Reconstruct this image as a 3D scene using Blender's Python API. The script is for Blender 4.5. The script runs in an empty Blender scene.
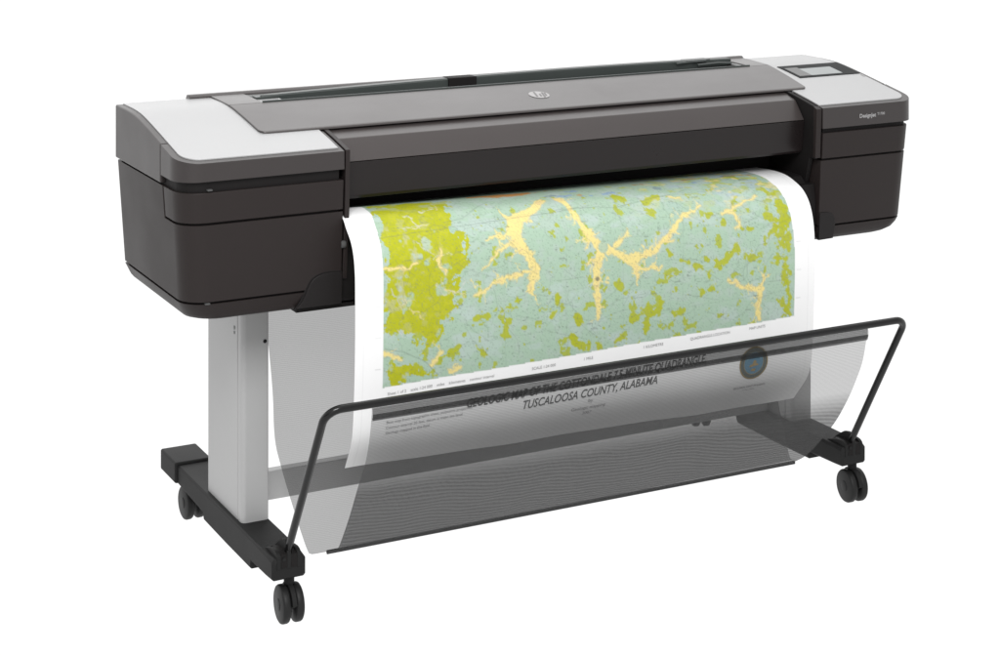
import bpy, bmesh, math, random
import numpy as np
from mathutils import Vector
R = math.radians
random.seed(7)
sc = bpy.context.scene
COL = sc.collection

# ------------------------------------------------------------------ materials
def new_mat(name):
    m = bpy.data.materials.new(name); m.use_nodes = True
    nt = m.node_tree; nt.nodes.clear()
    out = nt.nodes.new('ShaderNodeOutputMaterial')
    return m, nt, out

def surface_mat(name, col, rough=.45, spec=.5, metal=0., var=.06, bump=.0, bscale=900., rvar=.08, coat=0.):
    """a painted / moulded surface: colour and gloss vary a little by noise, with a fine moulded grain"""
    m, nt, out = new_mat(name); N = nt.nodes.new; L = nt.links.new
    b = N('ShaderNodeBsdfPrincipled'); tc = N('ShaderNodeTexCoord')
    n = N('ShaderNodeTexNoise'); n.inputs['Scale'].default_value = 7.; n.inputs['Detail'].default_value = 5.
    L(tc.outputs['Object'], n.inputs['Vector'])
    cr = N('ShaderNodeMix'); cr.data_type = 'RGBA'
    cr.inputs['A'].default_value = (*[c*(1-var) for c in col], 1); cr.inputs['B'].default_value = (*[min(1, c*(1+var)) for c in col], 1)
    L(n.outputs['Fac'], cr.inputs['Factor']); L(cr.outputs['Result'], b.inputs['Base Color'])
    mr = N('ShaderNodeMapRange'); mr.inputs['To Min'].default_value = rough-rvar; mr.inputs['To Max'].default_value = rough+rvar
    L(n.outputs['Fac'], mr.inputs['Value']); L(mr.outputs['Result'], b.inputs['Roughness'])
    b.inputs['Metallic'].default_value = metal; b.inputs['Specular IOR Level'].default_value = spec
    b.inputs['Coat Weight'].default_value = coat
    if bump:
        g = N('ShaderNodeTexNoise'); g.inputs['Scale'].default_value = bscale; g.inputs['Detail'].default_value = 2.
        L(tc.outputs['Object'], g.inputs['Vector'])
        bp = N('ShaderNodeBump'); bp.inputs['Strength'].default_value = bump; bp.inputs['Distance'].default_value = .0006
        L(g.outputs['Fac'], bp.inputs['Height']); L(bp.outputs['Normal'], b.inputs['Normal'])
    L(b.outputs['BSDF'], out.inputs['Surface'])
    return m

M_body  = surface_mat('charcoal_plastic', (.0170,.0130,.0125), .48, .20, bump=.10)
M_cover = surface_mat('charcoal_cover_plastic', (.0260,.0215,.0210), .40, .42, bump=.06)
M_drum  = surface_mat('charcoal_window_lit', (.0420,.0355,.0345), .36, .45, bump=.05)  # base lightened in place of overhead light on the cover's upper half
M_shade = surface_mat('charcoal_window_shaded', (.0110,.0085,.0085), .30, .25, bump=.03)  # same cover's lower half, with its shade put into a darker colour
M_lid   = surface_mat('charcoal_lid_plastic', (.046,.040,.039), .33, .52, bump=.06)
M_gap   = surface_mat('black_gap', (.006,.005,.005), .7, .2)
M_dark  = surface_mat('black_moulding', (.010,.0085,.0085), .5, .2, bump=.1)
M_silver= surface_mat('silver_paint', (.33,.33,.332), .36, .40, metal=.15, var=.02, bump=.04)
M_tray  = surface_mat('grey_tray_plastic', (.13,.14,.135), .5, .4)
M_clip  = surface_mat('grey_clip_plastic', (.07,.07,.07), .6, .1)
M_bar   = surface_mat('dark_green_grey_plastic', (.030,.036,.034), .4, .5)
M_alu   = surface_mat('light_grey_painted_steel', (.315,.315,.315), .42, .5, var=.02, bump=.04)
M_foot  = surface_mat('black_foot_paint', (.0110,.0110,.0110), .60, .15, bump=.15, bscale=500)
M_brace = surface_mat('dark_grey_painted_steel', (.44,.44,.44), .5, .4, var=.04, bump=.1)
M_rub   = surface_mat('black_caster_nylon', (.0110,.0110,.0110), .5, .2, bump=.1)
M_rod   = surface_mat('black_enamelled_rod', (.006,.006,.006), .22, .28, rvar=.04)
M_logo  = surface_mat('pale_logo_print', (.27,.265,.265), .5, .3)
M_emb  = surface_mat('grey_emblem_print', (.30,.29,.29), .45, .4)
M_ink   = surface_mat('black_print_ink', (.08,.08,.08), .6, .3)
M_gink  = surface_mat('grey_print_ink', (.25,.25,.25), .6, .3)
M_lcd   = surface_mat('lcd_panel', (.25,.265,.265), .35, .2, rvar=.03, var=.12)
M_lcdg  = surface_mat('lcd_grey_field', (.10,.10,.10), .35, .2, rvar=.03)
M_glass = surface_mat('black_screen_bezel', (.010,.011,.011), .55, .08, rvar=.03)
M_blue  = surface_mat('seal_blue_ink', (.060,.165,.245), .6, .3)
M_pale  = surface_mat('seal_pale_blue_ink', (.28,.42,.46), .6, .3)
M_gold  = surface_mat('seal_gold_ink', (.24,.17,.06), .6, .3)
M_deep  = surface_mat('seal_dark_ink', (.06,.075,.06), .6, .3)

def fabric_mat(name, cover, col=(.070,.070,.070), weave=0., pocket=0., run=(.02,-.3,1.), pitch=.0042):
    """sheer woven netting: threads cover a share of the area and light passes between them; rows of thread
    run across it a few millimetres apart and wander a little, so two layers beat against each other"""
    m, nt, out = new_mat(name); N = nt.nodes.new; L = nt.links.new
    tc = N('ShaderNodeTexCoord')
    ns = N('ShaderNodeTexNoise'); ns.inputs['Scale'].default_value = 2.6; ns.inputs['Detail'].default_value = 2.5; L(tc.outputs['Object'], ns.inputs['Vector'])
    def M(op, *v):
        q = N('ShaderNodeMath'); q.operation = op
        for i, x in enumerate(v):
            if isinstance(x, (int, float)): q.inputs[i].default_value = x
            else: L(x, q.inputs[i])
        return q
    dt = N('ShaderNodeVectorMath'); dt.operation = 'DOT_PRODUCT'; L(tc.outputs['Object'], dt.inputs[0])
    dt.inputs[1].default_value = Vector(run).normalized()*(2*math.pi/pitch)
    ph = M('MULTIPLY_ADD', ns.outputs['Fac'], 28., dt.outputs['Value'])
    sn = M('SINE', ph.outputs[0])
    a = M('MULTIPLY_ADD', sn.outputs[0], weave, cover-.015)
    a2 = M('MULTIPLY_ADD', ns.outputs['Fac'], .03, a.outputs[0])
    if pocket:      # the pocket at the bottom is woven tighter
        sp = N('ShaderNodeSeparateXYZ'); L(tc.outputs['Object'], sp.inputs[0])
        pk = N('ShaderNodeMapRange'); pk.inputs['From Min'].default_value = .325; pk.inputs['From Max'].default_value = .265
        pk.inputs['To Min'].default_value = 0.; pk.inputs['To Max'].default_value = pocket
        L(sp.outputs['Z'], pk.inputs['Value'])
        n5 = N('ShaderNodeTexNoise'); n5.inputs['Scale'].default_value = 5.; n5.inputs['Detail'].default_value = 2.; L(tc.outputs['Object'], n5.inputs['Vector'])
        d5 = N('ShaderNodeVectorMath'); d5.operation = 'DOT_PRODUCT'; L(tc.outputs['Object'], d5.inputs[0]); d5.inputs[1].default_value = (60., -330., 420.)
        rp = M('SINE', M('MULTIPLY_ADD', n5.outputs['Fac'], 34., d5.outputs['Value']).outputs[0])      # puckered rows where the cloth is doubled
        rf = M('MULTIPLY', pk.outputs['Result'], M('MULTIPLY_ADD', rp.outputs[0], .13, .97).outputs[0])
        a2 = M('ADD', a2.outputs[0], rf.outputs[0])
    tr = N('ShaderNodeBsdfTransparent'); df = N('ShaderNodeBsdfDiffuse'); df.inputs['Color'].default_value = (*col, 1)
    mx = N('ShaderNodeMixShader'); L(a2.outputs[0], mx.inputs['Fac']); L(tr.outputs[0], mx.inputs[1]); L(df.outputs[0], mx.inputs[2])
    L(mx.outputs[0], out.inputs['Surface'])
    return m
M_netB = fabric_mat('sheer_grey_netting', .62, weave=.03, run=(.03,.62,.85), pitch=.0034)
M_netF = fabric_mat('sheer_grey_netting_front', .49, weave=.10, pocket=.34, pitch=.0035)
M_hemdark = fabric_mat('hem_stitching_thread', .80, (.02,.02,.02))
M_hem  = fabric_mat('folded_netting_hem', .62, (.03,.03,.03))

def paper_mat():
    m, nt, out = new_mat('printed_paper'); N = nt.nodes.new; L = nt.links.new
    b = N('ShaderNodeBsdfPrincipled'); at = N('ShaderNodeAttribute'); at.attribute_name = 'print'
    L(at.outputs['Color'], b.inputs['Base Color']); b.inputs['Roughness'].default_value = .55; b.inputs['Specular IOR Level'].default_value = .25
    t = N('ShaderNodeBsdfTranslucent'); L(at.outputs['Color'], t.inputs['Color'])      # plain paper lets some light through
    mx = N('ShaderNodeMixShader'); mx.inputs['Fac'].default_value = .04; L(b.outputs[0], mx.inputs[1]); L(t.outputs[0], mx.inputs[2])
    L(mx.outputs[0], out.inputs['Surface']); return m
M_paper = paper_mat()

def floor_mat():
    """translucent white floor, added: world light from below shows through and hides shadows"""
    m, nt, out = new_mat('translucent_floor'); N = nt.nodes.new; L = nt.links.new
    t = N('ShaderNodeBsdfTranslucent'); t.inputs['Color'].default_value = (1,1,1,1)
    L(t.outputs[0], out.inputs['Surface']); return m
M_floor = floor_mat()

# ------------------------------------------------------------------ mesh helpers
def link(o, parent=None):
    COL.objects.link(o)
    if parent is not None: o.parent = parent
    return o

def build(name, verts, faces, mat, parent=None, bevel=0., segs=2, angle=35, smooth=True, sharp=40):
    me = bpy.data.meshes.new(name)
    me.from_pydata([tuple(map(float, v)) for v in verts], [], faces); me.validate()
    bm = bmesh.new(); bm.from_mesh(me); bmesh.ops.recalc_face_normals(bm, faces=bm.faces); bm.to_mesh(me); bm.free()
    me.materials.append(mat)
    if smooth:
        me.polygons.foreach_set('use_smooth', [True]*len(me.polygons)); me.set_sharp_from_angle(angle=R(sharp))
    o = link(bpy.data.objects.new(name, me), parent)
    if bevel:
        md = o.modifiers.new('bevel', 'BEVEL'); md.width = bevel; md.segments = segs; md.limit_method = 'ANGLE'; md.angle_limit = R(angle); md.harden_normals = True
    return o

class G:
    """collects several shapes that form ONE part"""
    def __init__(s): s.v = []; s.f = []
    def add(s, vf):
        o = len(s.v); s.v += [tuple(p) for p in vf[0]]; s.f += [[i+o for i in f] for f in vf[1]]; return s
    def out(s, name, mat, parent=None, **k): return build(name, s.v, s.f, mat, parent, **k)

def box(x0,x1,y0,y1,z0,z1):
    v = [(x,y,z) for z in (z0,z1) for y in (y0,y1) for x in (x0,x1)]
    return v, [[0,2,3,1],[4,5,7,6],[0,1,5,4],[2,6,7,3],[0,4,6,2],[1,3,7,5]]

def loft(rings, cap=True, closed=True):
    n = len(rings[0]); v = [p for r in rings for p in r]; f = []
    for k in range(len(rings)-1):
        for i in range(n if closed else n-1):
            j = (i+1) % n
            f.append([k*n+i, k*n+j, (k+1)*n+j, (k+1)*n+i])
    if cap: f.append(list(range(n))[::-1]); f.append([(len(rings)-1)*n+i for i in range(n)])
    return v, f

def ring(x0, x1, y0, y1, rl, rr, z, seg=7, rb=.006):
    """outline in plan, front at y0: rounded front corners (rl at x0, rr at x1), nearly square at the back"""
    pts = []
    for cx, cy, r, a0 in ((x0+rl, y0+rl, rl, 180), (x1-rr, y0+rr, rr, 270), (x1-rb, y1-rb, rb, 0), (x0+rb, y1-rb, rb, 90)):
        for k in range(seg+1):
            a = R(a0+90*k/seg); pts.append((cx+r*math.cos(a), cy+r*math.sin(a), z))
    return pts

def extrude_x(prof, x0, x1):
    return loft([[(x0, y, z) for y, z in prof], [(x1, y, z) for y, z in prof]])

def tube(path, r, n=14, cap=True):
    P = [Vector(p) for p in path]; rings = []
    up = None
    for i, p in enumerate(P):
        d = (P[min(i+1, len(P)-1)] - P[max(i-1, 0)]).normalized()
        if up is None: up = d.orthogonal().normalized()
        up = (up - d*up.dot(d)).normalized(); w = d.cross(up)
        rings.append([tuple(p + r*(math.cos(2*math.pi*k/n)*up + math.sin(2*math.pi*k/n)*w)) for k in range(n)])
    return loft(rings, cap)

def cyl_x(cx, cy, cz, r, half, n=32, bev=.004):
    rg = []
    for dx, rr in ((-half, r-bev), (-half+bev*.4, r-bev*.3), (-half+bev, r), (half-bev, r), (half-bev*.4, r-bev*.3), (half, r-bev)):
        rg.append([(cx+dx, cy+rr*math.cos(2*math.pi*k/n), cz+rr*math.sin(2*math.pi*k/n)) for k in range(n)])
    return loft(rg)

def interp(pts, x):
    xs = [p[0] for p in pts]; zs = [p[1] for p in pts]
    return float(np.interp(x, xs, zs))

TOP = [(0,.920),(.03,.9265),(.06,.9330),(.10,.9405),(.132,.9468),(.165,.9530),(.20,.9595),(.24,.9665),(.27,.9715),(.30,.9755),(.33,.9775),(.36,.9785),(.45,.9785)]
def topz(y): return interp(TOP, y)
def stations(y0, y1, r, n=9):
    s = [y0 + r*(1-math.cos(R(90*k/n))) for k in range(n+1)] if r else [y0]
    s += [y for y, _ in TOP if y0+r+.004 < y < y1-.004]; s.append(y1); return s
def plate(ys, xl, xr, zt, zb):
    """solid between a sloping top zt(y) and a bottom zb(y), side limits xl(y), xr(y)"""
    rg = [[(xl(y),y,zb(y)),(xl(y),y,zt(y)),(xr(y),y,zt(y)),(xr(y),y,zb(y))] for y in ys]
    return loft(rg)
def round_l(x0, y0, r): return lambda y: x0 + (r - math.sqrt(max(0, r*r-(r-(y-y0))**2)) if y-y0 < r else 0)
def round_r(x1, y0, r): return lambda y: x1 - (r - math.sqrt(max(0, r*r-(r-(y-y0))**2)) if y-y0 < r else 0)

def tag(o, label=None, cat=None, group=None, kind=None):
    if label: o['label'] = label
    if cat: o['category'] = cat
    if group: o['group'] = group
    if kind: o['kind'] = kind
    return o
def empty(name, parent=None, loc=(0,0,0)):
    o = bpy.data.objects.new(name, None); o.location = loc; o.empty_display_size = .05; return link(o, parent)

# ------------------------------------------------------------------ the printer
printer = tag(empty('wide_format_printer', loc=(0,0,0)),
    'charcoal wide format printer with silver end panels on a grey legged stand with casters', 'printer')

ZT, Z1, Z2, Z3, Z4 = .920, .864, .800, .645, .607
LEAN, TAP, DEP = .0613, .0716, .438
le = lambda z: LEAN*max(0, ZT-z)
ta = lambda z: TAP*max(0, ZT-z)
W1, W2, XE = .342, 1.5245, 1.80

def housing(left):
    """one end housing of the body: silver-topped cover, drawer front, lower shell and base moulding"""
    if left: x0, x1 = 0., W1
    else:    x0, x1 = W2, XE
    rl, rr = (.052, .002) if left else (.002, .046)
    def rg(z, inset=0., y1=DEP, y0=None):
        a = x0 + (ta(z) if left else 0) + inset; b = x1 - (0 if left else ta(z)) - inset
        return ring(a, b, (le(z) if y0 is None else y0)+inset, y1-inset, max(.002, rl-inset), max(.002, rr-inset), z)
    # dark inner core, seen only in the seams
    ysp = .116
    def up(z): return ring(x0+(ta(z) if left else 0), x1-(0 if left else ta(z)), ysp, DEP, .002, .002, z)
    shell = build('end_housing', *loft([rg(Z3+.0025), rg(.70), rg(.75), rg(Z2-.002), up(Z2-.0019), up(.83), up(Z1-.002)]), M_body, printer)
    build('seam_lining', *loft([rg(Z3-.006, .007), rg(.70, .007), rg(.80, .007), rg(.90, .007)]), M_gap, shell)
    # drawer front (wraps round the corner) and the shell behind it
    fr = [ring(x0+(ta(z) if left else .003), x1-(0 if left else ta(z)), le(z), ysp-.003, rl, rr, z) for z in (Z2+.0022, .83, Z1-.002)]
    build('drawer_front', *loft(fr), M_body, printer, bevel=.002)
    # top cover: front piece with a shadow groove under it, rear piece reaching lower
    zg = .8835 if left else .8725
    a, b = (x0, x1) if left else (x0, x1)
    L_, R_ = (round_l(a, 0, rl), lambda y: b) if left else (lambda y: a, round_r(b, 0, rr))
    cov = empty('end_cover', printer)
    build('cover_lip', *plate([y for y in stations(0, ysp-.0015, .052)], L_, R_, topz, lambda y: zg), M_cover, cov, bevel=.0045, segs=3, angle=40)
    build('cover_shell', *plate(stations(ysp+.0015, DEP, 0), lambda y: a, lambda y: b, topz, lambda y: Z1+.003), M_cover, cov, bevel=.003, segs=2, angle=40)
    # silver painted top panel
    ins = .0155
    ys = stations(ins, DEP-.004, .044)
    if left: pl, pr = round_l(.0155, ins, .040), (lambda y: W1-.0075)
    else:    pl, pr = (lambda y: W2+.001), round_r(XE-.0150, ins, .034)
    top = build('silver_panel', *plate(ys, pl, pr, lambda y: topz(y)+.0022, lambda y: topz(y)-.004), M_silver, printer, bevel=.0012, segs=2, angle=40)
    # base moulding, drawn in towards the bottom
    if left:
        rings = []
        for z, i in ((Z3-.0022, 0), (.6200, .009), (.6130, .014), (.6090, .024), (.6070, .042)):
            rings.append(ring(ta(z)+i, x1, le(z)+i*.60, DEP-i*.6, .052, .002, z))
    else:
        rings = []
        for z, i in ((Z3-.0022, 0), (.634, .004), (.622, .014), (.615, .030), (.6115, .048)):
            rings.append(ring(x0, x1-ta(z)-i, le(z)+i*.35, DEP-i, .002, .046, z))
    build('base_moulding', *loft(rings), M_body, printer)
    return top

top_l = housing(True)
top_r = housing(False)

# small service clips that show as pale dots in the seams of the near housing
for (x, z) in ((.0640, .8665), (.0640, .6440)):
    build('seam_clip', *box(x-.005, x+.005, le(z)-.0012, le(z)+.010, z-.0018, z+.0018), M_clip, printer, bevel=.001)

# side flanges that close the print window
FL = [(.002,.9215),(.035,.9290),(.075,.9375),(.13,.9475),(.16,.949),(.16,.66),(.02,.66),(.006,.80)]
build('window_flange', *extrude_x(FL, .3455, .3555), M_body, printer, bevel=.0015)
FR = [(.002,.9205),(.035,.9285),(.075,.9370),(.13,.9470),(.30,.949),(.30,.70),(.06,.70),(.03,.803),(.012,.803)]
build('window_flange', *extrude_x(FR, 1.5090, 1.5195), M_gap, printer, bevel=.0015)  # far flange: the cavity's shade is put into a black colour
build('flange_edge', *extrude_x([(-.001,.9190),(.012,.9240),(.014,.806),(.0045,.806)], 1.5065, 1.5205), M_body, printer, bevel=.001)

# front window cover (the long curved drum in the middle)
DR = [(.145,.9460),(.122,.9415),(.084,.9305),(.0815,.9280),(.066,.9095),(.0490,.8875),(.0480,.8862),(.0500,.875),(.0540,.845),(.0575,.816),(.0620,.810),(.075,.808),(.20,.808),(.20,.9460)]
k = [i for i, p in enumerate(DR) if p[1] == .8862][0]
build('window_rail', *extrude_x(DR[:k]+[(.058,.8868),(.20,.8868),(.20,.9460)], .3562, 1.5085), M_drum, printer, bevel=.002, segs=2, angle=25, sharp=12)
build('shaded_window', *extrude_x([(.0500,.8862)]+DR[k:-1]+[(.20,.8862)], .3562, 1.5085), M_shade, printer, bevel=.0015, segs=2, angle=25, sharp=12)  # lower half of the cover, shade painted into its colour

# print cavity: rear wall, platen and pinch rollers
build('platen', *extrude_x([(.045,.742),(.060,.757),(.10,.760),(.30,.752),(.30,.72),(.05,.72)], .3562, 1.5085), M_gap, printer, bevel=.002)
build('cavity_wall', *box(.3562, 1.5085, .19, .215, .745, .9460), M_gap, printer)
# front fascia below the platen and its underside
build('print_slot_fascia', *extrude_x([(.030,.742),(.024,.700),(.026,.640),(.034,.612),(.06,.6035),(.42,.6035),(.42,.742)], W1+.001, W2-.001), M_gap, printer, bevel=.002)
build('underside_shade', *box(.255, W2-.02, .040, .40, .598, .6065), M_gap, printer)  # black strip standing in for the shadow gap under the body
# pale roller end beside the sheet
build('roller_end', *cyl_x(.3445, .014, .731, .0075, .005, n=18, bev=.0015), M_clip, printer)

# S-edged bin door lapping over the near housing, and its small twin at the other end
def lap_plate(name, outline, y, th, mat, parent):
    f = [[(x, y+LEAN*(.7-z)-th, z) for x, z in outline], [(x, y+LEAN*(.7-z)+.006, z) for x, z in outline]]
    return build(name, *loft(f), mat, parent, bevel=.0015, segs=2)
def s_curve(x_in, x_out, zt, zb, n=14):
    return [(x_in+(x_out-x_in)*(k/n), zb+(zt-zb)*(.5+.5*math.tanh(5*(.62-(k/n)))/math.tanh(5*.62) if False else .5-.5*math.cos(math.pi*(1-k/n)))) for k in range(n+1)]
S1 = [(.343,.676),(.318,.6775),(.304,.6765),(.292,.6735),(.282,.668),(.275,.660),(.270,.650),(.265,.638),(.259,.626),(.251,.616),(.246,.6118),(.343,.6118)]
def grow(o, d):
    cx = sum(p[0] for p in o)/len(o); return [(x-d if x < .34 else x, z+d*.8 if z > .62 else z) for x, z in o]
door = lap_plate('bin_door', S1, .0145, .0035, M_dark, printer)
lap_plate('door_gap', grow(S1, .0036), .0142, .0012, M_gap, door)
S2 = [(1.525,.678),(1.552,.677),(1.563,.672),(1.569,.662),(1.571,.648),(1.570,.630),(1.566,.6145),(1.525,.6135)]
door2 = lap_plate('bin_door', S2, .0145, .0035, M_dark, printer)

# lid, rear tray, rear roll bar
lid_l, lid_r = .2085, 1.567
lz = lambda y: interp([(.1185,.9485),(.1225,.9515),(.20,.9662),(.27,.9780),(.30,.9818),(.36,.9840),(.425,.9845)], y)
ys = [.1185,.1200,.1225,.127,.1345,.16,.18,.20,.22,.24,.27,.30]
build('lid', *plate(ys, lambda y: round_l(lid_l, .1185, .016)(y)-.004*(y-.1185)/.18, lambda y: round_r(lid_r, .1185, .010)(y)+.020*(y-.1185)/.18, lz, lambda y: min(topz(y)+.0024, lz(y)-.004)), M_lid, printer, bevel=.002, segs=2, angle=40)
# the lid carries on beside and behind the tray
build('lid_shoulder', *plate([.3002,.33,.39,.425], lambda y: lid_l-.004, lambda y: lid_l+.071, lz, lambda y: topz(y)-.002), M_lid, printer, bevel=.0015)
build('lid_shoulder', *plate([.3002,.33,.39,.425], lambda y: 1.532, lambda y: lid_r+.020+.01*(y-.3)/.12, lz, lambda y: topz(y)-.002), M_lid, printer, bevel=.0015)
build('tray_rim', *box(.279, 1.532, .3004, .305, .968, .9850), M_bar, printer, bevel=.0015)
build('paper_tray', *plate([.3052, .387], lambda y: .2795, lambda y: 1.5315, lambda y: .980-.115*(y-.305), lambda y: .955), M_tray, printer, bevel=.001)
arc = lambda x: .9815 + .0125*math.sin(math.pi*min(1, max(0, (x-.27)/1.75)))
rings = []
for k in range(25):
    x = .262+(1.535-.262)*k/24; z = arc(x)
    rings.append([(x,.388,.960),(x,.388,z-.003),(x,.391,z),(x,.412,z),(x,.415,z-.003),(x,.415,.960)])
build('roll_bar', *loft(rings), M_bar, printer)
build('bar_latch', *box(.757, .828, .382, .418, .972, .9925), M_gap, printer, bevel=.002)
g = G()
g.add(box(1.405,1.475,.389,.418,.972,.9930)); g.add(tube([(1.43,.378,.981),(1.49,.376,.983),(1.53,.376,.980)], .0035, 10)); g.add(tube([(1.37,.380,.988),(1.41,.384,.989),(1.46,.386,.989)], .003, 10))
g.out('roll_bracket', M_bar, printer, bevel=.003)
build('roll_cover', *extrude_x([(.425,.93),(.425,.984),(.432,.989),(.446,.988),(.452,.980),(.452,.90),(.425,.90)], .158, 1.60), M_lid, printer, bevel=.002)
g = G(); g.add(box(.283,.318,.352,.378,.970,.9855)); g.add(cyl_x(.315,.358,.9835,.0055,.02,n=14,bev=.001))
g.out('tray_stop', M_bar, printer, bevel=.0015)

# touch screen in the far silver panel
def on_top(x0,x1,y0,y1,lo,hi): 
    ys = [y0]+[y for y,_ in TOP if y0+.003 < y < y1-.003]+[y1]
    return plate(ys, lambda y:x0, lambda y:x1, lambda y: topz(y)+hi, lambda y: topz(y)+lo)
scr = build('touch_screen', *on_top(1.603,1.785,.194,.289,.0,.0038), M_glass, printer, bevel=.001)
build('display', *on_top(1.645,1.738,.2035,.256,.003,.0044), M_lcd, scr)
build('display_field', *on_top(1.610,1.647,.2035,.268,.003,.0043), M_lcdg, scr)
build('screen_button', *on_top(1.778,1.784,.172,.186,.001,.0034), M_logo, printer, bevel=.0008)

# ------------------------------------------------------------------ lettering
def text_geo(body, size, shear=0., bold=0., sx=1., align='CENTER'):
    cu = bpy.data.curves.new('lettering', 'FONT'); cu.body = body; cu.size = size; cu.shear = shear; cu.align_x = align
    cu.offset = bold; cu.resolution_u = 3
    o = bpy.data.objects.new('lettering', cu); COL.objects.link(o)
    dg = bpy.context.evaluated_depsgraph_get(); me = bpy.data.meshes.new_from_object(o.evaluated_get(dg))
    v = [(p.co.x*sx, p.co.y) for p in me.vertices]; f = [list(p.vertices) for p in me.polygons]
    bpy.data.objects.remove(o); bpy.data.curves.remove(cu); bpy.data.meshes.remove(me)
    return v, f
def text_mesh(name, geo, fn, mat, parent):
    v, f = geo
    o = build(name, [fn(a, b) for a, b in v], f, mat, parent, smooth=False)
    return o
# model lettering on the far cover
yb = lambda z: -.0012
text_mesh('model_lettering', text_geo('DesignJet', .0125, 0, .0004), lambda a, b: (1.653+a, -.0009, .8905+b), M_logo, printer)
text_mesh('model_lettering', text_geo('T1700', .0085, 0, .0002), lambda a, b: (1.692+a, -.0009, .8935+b), M_logo, printer)
# round emblem on the lid
def lid_pt(x, y, h): return (x, y, lz(y)+h)
EX, EY = .8955, .207
def emblem_disc(r0, r1, h, n=40):
    v = []; f = []
    for k in range(n):
        a = 2*math.pi*k/n
        for r in (r0, r1): v.append(lid_pt(EX+r*math.cos(a), EY+r*math.sin(a), h))
    for k in range(n):
        j = (k+1) % n; f.append([2*k, 2*k+1, 2*j+1, 2*j])
    return v, f
emb = build('round_emblem', *emblem_disc(.0005, .0235, .0008), M_emb, printer, smooth=False)
def stroke(p, q, w, h=.0012):
    (ax, ay), (bx, by) = p, q
    return [lid_pt(EX+ax-w, EY+ay, h), lid_pt(EX+ax+w, EY+ay, h), lid_pt(EX+bx+w, EY+by, h), lid_pt(EX+bx-w, EY+by, h)], [[0,1,2,3]]
g = G()
for s in (((-.0105,-.013),(-.003,.0200),.0024), ((-.0005,-.013),(.0035,.004),.0022), ((-.0065,.0055),(.0035,.0055),.0010),
          ((.005,-.0200),(.0135,.013),.0024), ((.0135,-.011),(.0185,.010),.0022), ((.008,-.0125),(.0145,-.0105),.0010), ((.0125,.0115),(.0195,.0110),.0010)):
    g.add(stroke(*s))
g.out('emblem_letters', M_lid, emb, smooth=False)

# ------------------------------------------------------------------ stand
LEGS = ((.1945, .2524), (1.5768, 1.6347)); FEET = (.1833, 1.5658); FW = .0723
def leg_profile(x0, x1, y0, y1, z):
    r = .010; pts = []
    # rounded aluminium-like column with a shallow groove near the front of each side
    xs = [(x0+r, y0), (x1-.003, y0), (x1, y0+.003), (x1, y1-.003), (x1-.003, y1), (x0+.004, y1), (x0, y1-.004)]
    out = [(x0, y0+.030), (x0+.0022, y0+.028), (x0+.0022, y0+.0255), (x0, y0+.0235)]
    arc_ = [(x0+r-r*math.cos(R(90*k/5)), y0+r-r*math.sin(R(90*k/5))) for k in range(6)]
    pts = out + arc_ + xs[1:]
    return [(a, b, z) for a, b in pts]
for i, (a, b) in enumerate(LEGS):
    leg = build('leg', *loft([leg_profile(a, b, .191, .4116, .136), leg_profile(a, b, .191, .4116, .612)]), M_alu, printer, sharp=30)
    if i == 0:
        build('screw_hole', *[ (lambda vf: ([(p[1]*0+.2440+(p[1]-.5), .1905+(p[0]-.5)*.5, p[2]) for p in vf[0]], vf[1]))(cyl_x(.5, .5, .506, .0038, .002, n=16, bev=.0006)) ][0], M_gap, leg)
        build('leg_plug', *cyl_x(.1945, .238, .529, .0045, .0008, n=14, bev=.0004), M_tray, leg)
        build('leg_plug', *cyl_x(.1945, .238, .519, .0035, .0008, n=14, bev=.0003), M_tray, leg)

def foot(x0):
    x1 = x0+FW; xm = (x0+x1)/2
    # long bar with a chamfered nose and a deeper keel in the middle
    def sec(y, zb, zt, c, ins=0.):
        return [(x0+ins, y, zb+.004), (x0+ins+.004, y, zb), (x1-ins-.004, y, zb), (x1-ins, y, zb+.004), (x1-ins, y, zt-c), (x1-ins-c*.8, y, zt), (x0+ins+c*.8, y, zt), (x0+ins, y, zt-c)]
    rings = [sec(-.0150,.0965,.1345,.010,.006), sec(-.0105,.0935,.1375,.008,.001), sec(.02,.0925,.1375,.005), sec(.1085,.0905,.1375,.004), sec(.1125,.0745,.1375,.004), sec(.26,.0735,.1375,.004), sec(.405,.0745,.1375,.004), sec(.412,.0885,.1375,.004), sec(.69,.0985,.1375,.004)]
    f = build('foot', *loft(rings), M_foot, printer, sharp=25, bevel=.0012)
    # rear end cap
    g = G(); cap = build('end_cap', *box(x0-.0063, x1+.0063, .588, .700, .097, .1440), M_foot, f, bevel=.005, segs=3)
    # bracket that takes the basket rod: two dark slots with a rounded tab between them
    br = G()
    for dx in (-.0215, -.0005, .0205):
        tab = []
        w = .0042
        prof = [(.052,.136),(.052,.141),(.036,.152),(.018,.163),(.002,.166),(-.008,.162),(-.0145,.152),(-.0165,.142),(-.0165,.115),(-.010,.112),(.02,.112)]
        if dx != -.0005: prof = [(y, .1365+(z-.1365)*.45 if z > .1365 else z) for y, z in prof]
        br.add(extrude_x(prof, xm+dx-w, xm+dx+w))
    br.out('rod_bracket', M_foot, f, bevel=.0015)
    bs = G()
    bs.add(extrude_x([(.050,.1380),(.036,.1450),(.010,.1475),(-.0150,.144),(-.0168,.118),(.03,.118)], xm-.0173, xm-.0047))
    bs.add(extrude_x([(.050,.1380),(.036,.1440),(.010,.1460),(-.0150,.142),(-.0168,.118),(.03,.118)], xm+.0037, xm+.0163))
    bs.out('bracket_slot', M_gap, f)
    bolt = build('bracket_bolt', *tube([(xm-.011,-.0175,.1345),(xm-.011,-.0135,.1345)], .004, 12), M_foot, f)
    return f
feet = [foot(x) for x in FEET]

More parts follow.
